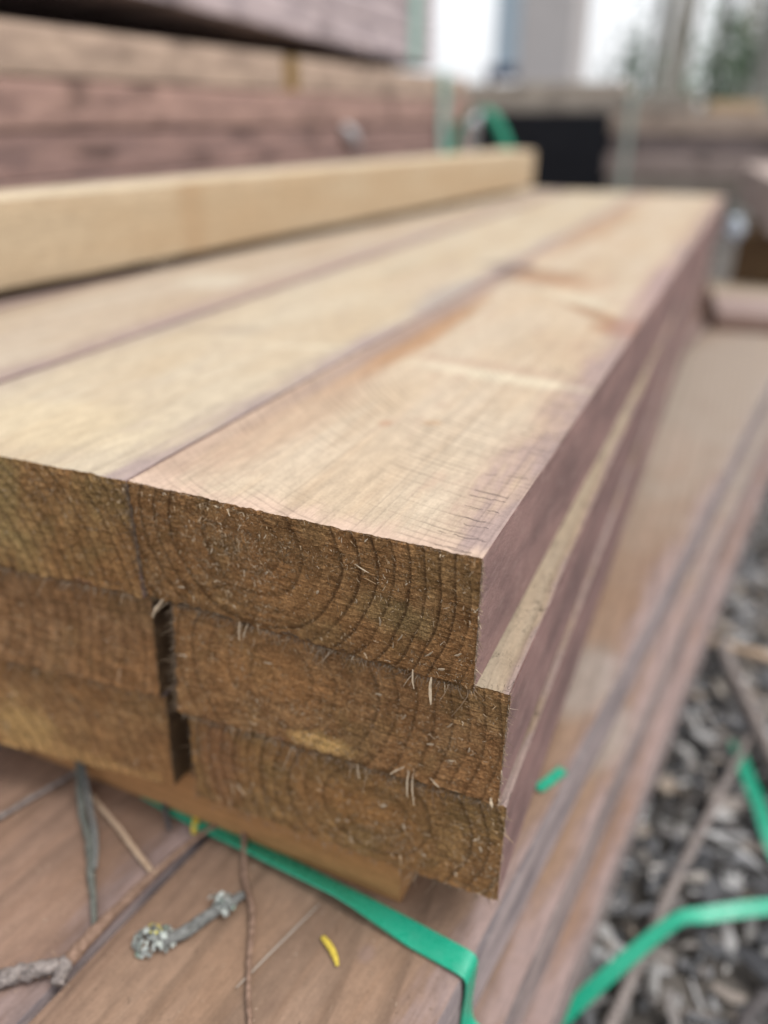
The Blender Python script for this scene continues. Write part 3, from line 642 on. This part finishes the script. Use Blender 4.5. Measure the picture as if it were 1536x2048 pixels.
twig('dry_straw', 'thin whitish straw on the board between brown twig and strap', 'straw', [(.094, -.0755, ZL+.0009), (.0997, -.0537, ZL+.001), (.1062, -.0299, ZL+.001), (.112, -.0086, ZL+.0009)], [.0003, .0005, .0005, .0002], straw_m, 8, None, .2)
twig('twig', 'short dark twig stub poking out beneath the bottom row', 'twig', [(-.042, .028, TW+.004), (-.0346, .0206, TW+.003), (-.0097, -.0025, TW)], [.002, .0022, .0012], dark_bark, 9)
twig('twig', 'blurred grey twig at the left edge below the bottom row', 'twig', [(-.145, -.06, TW), (-.1287, -.0495, TW), (-.119, -.0229, TW), (-.105, .02, TW)], [.0014, .0017, .0016, .0014], grey_bark, 10)

# sticks on the mulch
GZ = -.535
for i, (a, b, r0, m, lb) in enumerate([((.35, .80, GZ), (.46, .44, GZ+.02), .010, grey_bark, 'grey stick slanting down to the right edge on the mulch'),
        ((.33, .795, GZ), (.60, .77, GZ+.01), .008, tan_bark, 'level pinkish stick on the mulch, right of the stack'),
        ((.275, .05, GZ-.01), (.40, .60, GZ+.005), .007, grey_bark, 'long thin grey brown stick pointing away across the mulch'),
        ((.30, .14, GZ+.01), (.52, .10, GZ), .008, grey_bark, 'grey stick in the bottom right corner of the mulch'),
        ((.42, .24, GZ+.01), (.36, .10, GZ), .007, dark_bark, 'dark stick under the bright green strap'),
        ((.50, .95, GZ), (.42, 1.3, GZ+.02), .010, grey_bark, 'far grey stick on the mulch at the right edge')]):
    mid = tuple((u+v)/2+random.uniform(-.008, .008) for u, v in zip(a, b))
    twig('fallen_stick', lb, 'stick', [a, mid, b], [r0, r0*.9, r0*.6], m, 20+i)

# ------------------------------------------------------------------ rear stack, left
XR = -.80
rear_tops = top_material('rear_top', (.1, -.2), 6, W, cream=(.22, .16, .125), edge=(.16, .11, .09))
def rear_mat(name, a, b, pale, amt): return side_material(name, a, b, pale, amt, .5)
rm = [rear_mat('rear_side_light', (.47, .35, .27), (.32, .235, .185), (.56, .43, .32), .5), rear_mat('rear_side_pink', (.41, .262, .215), (.255, .162, .138), (.50, .36, .285), .35), rear_mat('rear_side_dark', (.335, .212, .18), (.19, .123, .111), (.44, .31, .25), .3)]
yend = simple_mat('rear_end_orange', (.62, .42, .17), .8, .2)
def rear(label, y0, y1, ztop, m, seed, dx=0., h=.0745, end=None, w=.2):
    o = link('timber_board', board_mesh('timber_board', w, h, y1-y0, [end or yend, rear_tops, m], fine=False, seed=seed, edge_r=.003), None, Z((XR-w+dx, y0, ztop)))
    return tag(o, label, 'board', 'boards of the rear timber stack')
rear('light tan upper board of the rear stack, nearest the left edge', -.1, 1.525, .3055, rm[0], 51, .004)
rear('light tan upper board of the rear stack beyond the orange joint', 1.60, 2.86, .3055, rm[0], 52, -.004)
rear('pinkish board in the rear stack second row', -.1, 2.90, .2300, rm[1], 53, .002)
rear('dark pink board in the rear stack third row', -.1, 2.88, .1545, rm[2], 54, -.004)
rear('dark board in the rear stack just above the pale beam', -.1, 2.9, .0790, rm[2], 55, .003)
for i, w_ in enumerate(('first', 'second', 'third', 'fourth', 'fifth')):
    rear(w_+' board down in the rear stack below the pale beam level', -.1, 2.9, .0035-i*.0755, rm[1+i % 2], 56+i)
for c_ in (1, 2, 3):
    o = link('timber_board', board_mesh('timber_board', .2, .0745, 2.9, [yend, rear_tops, rm[2]], fine=False, seed=140+c_, edge_r=.003), None, Z((XR-.2-.202*c_, -.05, .3050)))
    tag(o, ('second', 'third', 'fourth')[c_-1]+' board inward in the rear stack, seen only in its dark gap', 'board', 'boards of the rear timber stack')
# pale mark: knot-like chip hanging on the dark rows
s = NT('pale_resin'); s.color((.55, .53, .54, 1)); s.b.inputs['Roughness'].default_value = .4
V, F = tube([Z(q) for q in [(XR+.006, 1.83, .150), (XR+.010, 1.86, .130), (XR+.007, 1.90, .098)]], [.010, .018, .008], 8, .3, 3)
tag(link('pale_scrap', mesh('pale_scrap', V, F, [s.mat], True)), 'small pale scrap stuck on the dark side of the rear stack', 'scrap')
# bearers and the tilted pack above
blackw = simple_mat('dark_bearer', (.05, .045, .045), .9, .3)
for yy, zz, lb in ((.25, .079, 'dark bearer in the near part of the gap in the rear stack'), (2.2, .0225, 'dark bearer in the far part of the gap in the rear stack')):
    lay('bearer', lb, 'bearer', (XR-.03, yy), (XR-.79, yy), .07, zz, .306, [blackw]*3, 'bearers in the rear stack', 61)
pk = [rear_mat('pack_side', (.50, .41, .41), (.36, .30, .31), (.58, .48, .47), .3)]
tilt = -math.atan(.0315)
for i, lb in enumerate(('lowest board of the tilted pack above the dark gap', 'second board up of the tilted pack, at the top edge', 'upper board of the tilted pack, above the photo edge')):
    o = link('timber_board', board_mesh('timber_board', .2, .0745, 1.95, [pk[0], rear_tops, pk[0]], fine=False, seed=71+i, edge_r=.003), None, Z((XR-.2, .55, .3825+.0755*(i+1))), (tilt, 0, 0))
    tag(o, lb, 'board', 'boards of the tilted rear pack')
for c_ in (1, 2, 3):
    o = link('timber_board', board_mesh('timber_board', .2, .0745, 1.95, [pk[0], rear_tops, pk[0]], fine=False, seed=150+c_, edge_r=.003), None, Z((XR-.2-.202*c_, .55, .3825+.0755)), (tilt, 0, 0))
    tag(o, ('second', 'third', 'fourth')[c_-1]+' board inward in the tilted pack, seen only from below', 'board', 'boards of the tilted rear pack')
# straps on the rear stack
V, F = ribbon([Z(q) for q in [(XR-.2, 2.60, .3085), (XR-.02, 2.60, .3085), (XR+.0065, 2.60, .302), (XR+.0085, 2.60, .15), (XR+.012, 2.61, .0), (XR+.008, 2.61, -.2)]], [(0, 1, 0)]*6, .075, .0015)
tag(link('faded_strap', mesh('faded_strap', V, F, [faded_m], True)), 'pale faded green strap down the far side of the rear stack', 'strap')
V, F = ribbon([Z(q) for q in [(XR+.003, 2.34, .600), (XR+.0035, 2.34, .45), (XR+.003, 2.34, .328)]], [(0, 1, 0)]*3, .09, .0015)
tag(link('faded_strap', mesh('faded_strap', V, F, [faded_m], True)), 'pale strap on the end of the tilted pack at the top', 'strap')
dkg = simple_mat('dark_green_strap', (.012, .20, .12), .4, .2)
V, F = ribbon([Z(q) for q in [(-0.526, 1.95, 0.063), (-0.522, 1.95, 0.088), (-0.51, 1.95, 0.144), (-0.476, 1.95, 0.183), (-0.442, 1.95, 0.195), (-0.413, 1.95, 0.179), (-0.382, 1.95, 0.133), (-0.358, 1.95, 0.085), (-0.344, 1.95, 0.054)]], [(.7, .7, .1)]*5+[(.85, .5, .35)]*4, .030, .0015)
tag(link('strap_loop', mesh('strap_loop', V, F, [dkg], True)), 'arched loop of dark green strap beyond the pale beam', 'strap')

# ------------------------------------------------------------------ far pack across the end
fx = [rear_mat('far_side_grey', (.38, .335, .285), (.28, .245, .21), (.46, .395, .33), .3), rear_mat('far_side_pink', (.40, .32, .285), (.28, .225, .205), (.48, .395, .345), .4)]
fx3 = [rear_mat('far_side_tan', (.46, .37, .30), (.33, .26, .215), (.54, .44, .36), .4), rear_mat('far_side_dark', (.27, .215, .20), (.18, .148, .142), (.36, .29, .26), .4), fx[1], fx[0]]
def cross(label, x0, x1, z0, h, m, seed, y=3.25):
    return lay('timber_board', label, 'board', (x0, y+.1), (x1, y+.1), .2, h, z0, [m]*3, 'boards of the far cross stack', seed)
cross('grey top board of the far cross stack, above the black block', -1.35, -.02, .195, .060, fx[0], 81)
cross('second grey board of the far cross stack, set back on top', -1.35, -.30, .2555, .05, fx[0], 82, 3.35)
for i, lb in enumerate(('highest pinkish board of the far stack, right of the black block', 'second pinkish board of the far stack, right of the black block', 'third pinkish board of the far stack, right of the black block', 'lowest pinkish board of the far stack, right of the black block')):
    cross(lb, -.325+.012*(i % 2), .40+.05*(i % 2), .120-.0752*i, .0745, fx3[i], 83+i, 3.25+.012*(i % 2))
s = NT('black_face'); p = s.obj(); nz = s.noise(p, 6, 4); s.color(s.mix(nz, (.006, .007, .010), (.013, .014, .019))); s.b.inputs['Roughness'].default_value = .6; s.bump(nz, .02, .5); bw = s.mat  # near-black with faint mottling and an uneven surface
o = link('black_block', board_mesh('black_block', .55, .52, .40, [bw]*3, fine=False, seed=91, edge_r=.008), None, Z((-.875, 3.24, .1945)))
tag(o, 'black block beneath the far cross stack', 'bundle')
V, F = ribbon([Z(q) for q in [(-.25, 3.242, .257), (-.25, 3.240, .10), (-.25, 3.240, -.10)]], [(1, 0, 0)]*3, .03, .0015)
fs2 = simple_mat('dusty_strap', (.33, .37, .33), .5, .1)
tag(link('faded_strap', mesh('faded_strap', V, F, [fs2], True)), 'pale strap down the far stack right of the black block', 'strap')
lay('offcut', 'pale yellow offcut on top of the far stack at right', 'offcut', (.02, 3.40), (.22, 3.42), .10, .04, .195, [pale_side]*3, None, 92)
for sgn in (-1, 0):
    lay('support_block', ('left' if sgn else 'right')+' support block under the far cross stack boards', 'block', (-.95+.9*(sgn+1), 3.34), (-.95+.9*(sgn+1), 3.50), .12, .39, -.57, [fx[0]]*3, 'blocks under the far stack', 93)

# right-hand far pieces on the lower stack
lay('timber_board', 'pink tan board beyond the far right corner of the upper stack', 'board', (.42, 2.05), (.30, 3.1), .20, .125, -.0985, [fx[1]]*3, None, 94)
lay('offcut', 'pale offcut with orange brown front lying across the lower stack', 'offcut', (.215, 1.90), (.47, 1.93), .42, .040, ZL+.0005, [bear_m, tC, bear_m], None, 95)
lay('offcut', 'dark low block under the pink tan board at far right', 'offcut', (.345, 2.10), (.345, 2.40), .20, .17, ZL+.0005, [side_gap_shade]*3, None, 97)  # block coloured dark to fill in the shaded gap below the board
V, F = tube([Z(q) for q in [(.228, 2.06, -.115), (.232, 2.05, -.085), (.228, 2.045, -.055)]], [.018, .026, .012], 9, .5, 8)
s = NT('blue_grey_scrap'); s.color((.42, .47, .53, 1)); s.b.inputs['Roughness'].default_value = .35
tag(link('crumpled_scrap', mesh('crumpled_scrap', V, F, [s.mat], True)), 'crumpled blue grey scrap at the far right end of the upper stack', 'scrap')

# ------------------------------------------------------------------ background: post, panel, trees
post_m = simple_mat('grey_post', (.50, .47, .46), .85, .15, 12)
def prism(name, x0, x1, y0, y1, z0, z1, mat, parent=None, bev=.01):
    V = []; F = []
    for z in (z0, z1):
        for a, b in ((x0+bev, y0), (x1-bev, y0), (x1, y0+bev), (x1, y1-bev), (x1-bev, y1), (x0+bev, y1), (x0, y1-bev), (x0, y0+bev)): V.append((a, b, z))
    for q in range(8): q2 = (q+1) % 8; F.append((q, q2, 8+q2, 8+q))
    F += [tuple(range(7, -1, -1)), tuple(range(8, 16))]
    return link(name, mesh(name, V, F, [mat]), parent)
o = bpy.data.objects.new('shed_post', None); COL.objects.link(o); o.location = (-1.01, 5.0, 0)
tag(o, 'grey square post standing behind the far stack', 'post')
prism('shaft', -.17, .17, -.17, .17, .16, 3.0, post_m, o, .02); prism('footing', -.24, .24, -.24, .24, -.02, .16, post_m, o, .03)
bp = simple_mat('pale_blue_sheet', (.50, .60, .68), .6, .08, 5); db = simple_mat('navy_rail', (.02, .035, .10), .5, .2, 5)
o = bpy.data.objects.new('blue_panel', None); COL.objects.link(o); o.location = (-2.02, 7.6, 0); o.rotation_euler = (0, 0, .2)
tag(o, 'pale blue upright panel with dark blue bottom rail in the background', 'panel')
prism('sheet', -.16, .20, -.03, .03, 1.16, 2.6, bp, o); prism('bottom_rail', -.22, .26, -.05, .05, 1.06, 1.16, db, o)
for xx in (-.18, .22): prism('leg', xx-.03, xx+.03, -.03, .03, 0, 1.06, db, o)

leaf_m = island_mat('tree_leaf', [(0, (.06, .12, .07)), (.5, (.11, .20, .11)), (.9, (.18, .28, .16)), (1, (.32, .38, .24))], .55)
trunk_m = bark_mat('trunk_bark', (.17, .17, .15), (.33, .32, .28), 14)
pale_trunk = bark_mat('pale_trunk_bark', (.40, .37, .32), (.60, .56, .49), 10)
def leaves(cs, rad, n, sz, seed):
    r = np.random.default_rng(seed); V = []; F = []
    for i in range(n):
        c = cs[r.integers(len(cs))]; d = r.normal(0, .45, 3)*np.array(rad); q = Vector(c)+Vector(d)
        a = Vector(r.normal(0, 1, 3)).normalized(); b = a.cross(Vector(r.normal(0, 1, 3))).normalized(); s_ = sz*r.uniform(.6, 1.3); k = len(V)
        V += [tuple(q-a*s_), tuple(q+b*s_*.4+a*.1*s_), tuple(q+a*s_), tuple(q-b*s_*.4+a*.1*s_)]; F.append((k, k+1, k+2, k+3))
    return V, F
def tree(label, x, y, r0, h, seed, mat, lean=0.):
    o = bpy.data.objects.new('tree', None); COL.objects.link(o); o.location = (x, y, 0); tag(o, label, 'tree', 'trees behind the yard')
    rr = random.Random(seed)
    V, F = tube([(0, 0, -.05), (lean*.3+.03, 0, h*.3), (lean*.6, .05, h*.6), (lean, 0, h)], [r0*1.15, r0, r0*.8, r0*.3], 10, .25, seed); tr = link('trunk', mesh('trunk', V, F, [mat], True), o)
    cs = []
    for i in range(7):
        a = rr.uniform(0, 6.28); z0 = h*rr.uniform(.5, .9); e = (lean*.7+math.cos(a)*rr.uniform(.6, 1.3), math.sin(a)*rr.uniform(.6, 1.3), z0+rr.uniform(.3, 1.))
        V, F = tube([(lean*.7, 0, z0), tuple((u+v)/2 for u, v in zip((lean*.7, 0, z0+.15), e)), e], [r0*.4, r0*.25, r0*.08], 6, .2, seed+i, 3); link('limb', mesh('limb', V, F, [mat], True), tr); cs.append(e)
    V, F = leaves(cs, (1., 1., .8), 1500, .10, seed); link('crown', mesh('crown', V, F, [leaf_m]), o)
def shrub(label, x, y, w, h, n, seed, sz=.06):
    o = bpy.data.objects.new('shrub', None); COL.objects.link(o); o.location = (x, y, 0); tag(o, label, 'shrub', 'shrubs behind the yard')
    rr = random.Random(seed); cs = []
    for i in range(9):
        e = (rr.uniform(-w, w), rr.uniform(-w, w), rr.uniform(.25, 1)*h); cs.append(e)
        V, F = tube([(e[0]*.15, e[1]*.15, 0), (e[0]*.5, e[1]*.5, e[2]*.6), e], [.02, .014, .005], 5, .2, seed+i, 3); link('stem', mesh('stem', V, F, [trunk_m], True), o)
    V, F = leaves(cs, (w*.6, w*.6, h*.3), n, sz, seed); link('foliage', mesh('foliage', V, F, [leaf_m]), o)
tree('pale thin trunk right of the grey post', -.66, 7.6, .06, 5., 1, pale_trunk, .05)
tree('slim grey trunk third from the right edge', -.36, 8.2, .05, 5., 2, trunk_m, .1)
tree('dark greenish trunk at the right edge of the photo', .13, 6.4, .085, 5.5, 3, trunk_m, -.05)
tree('slender trunk between the pale trunk and the dark right trunk', -.14, 9.0, .06, 6., 4, pale_trunk, -.1)
tree('far trunk just left of the dark right trunk', .10, 11.0, .07, 6., 5, trunk_m, .1)
tree('far trunk directly beside the grey post', -1.35, 12., .08, 6., 6, trunk_m, .0)
tree('grey trunk straight above the right far stack corner', .02, 7.2, .045, 5., 7, trunk_m, .12)
tree('thin leaning trunk right of the grey post', -.80, 9.4, .05, 5., 8, pale_trunk, .25)
shrub('bushy green shrub beside the dark right trunk', .02, 8.4, .4, 1.5, 700, 6)
shrub('thin leafy shrub in the bright gap right of the grey post', -1.25, 9.0, .22, 1.7, 330, 9, .05)
shrub('loose green shrub behind the far stack near the right edge', .3, 9.5, .5, 1.6, 800, 1)
shrub('green shrub low between the thin trunks', -.45, 12.5, .7, 1.7, 650, 2, .08)
shrub('sparse pale shrub right of the grey post', -1.1, 11.5, .5, 1.3, 160, 3, .08)
shrub('dense shrub in the top right corner of the photo', .55, 7.8, .45, 1.9, 520, 4)
shrub('far shrub behind the trunks on the right', .2, 15., 1.0, 2.2, 500, 5, .1)
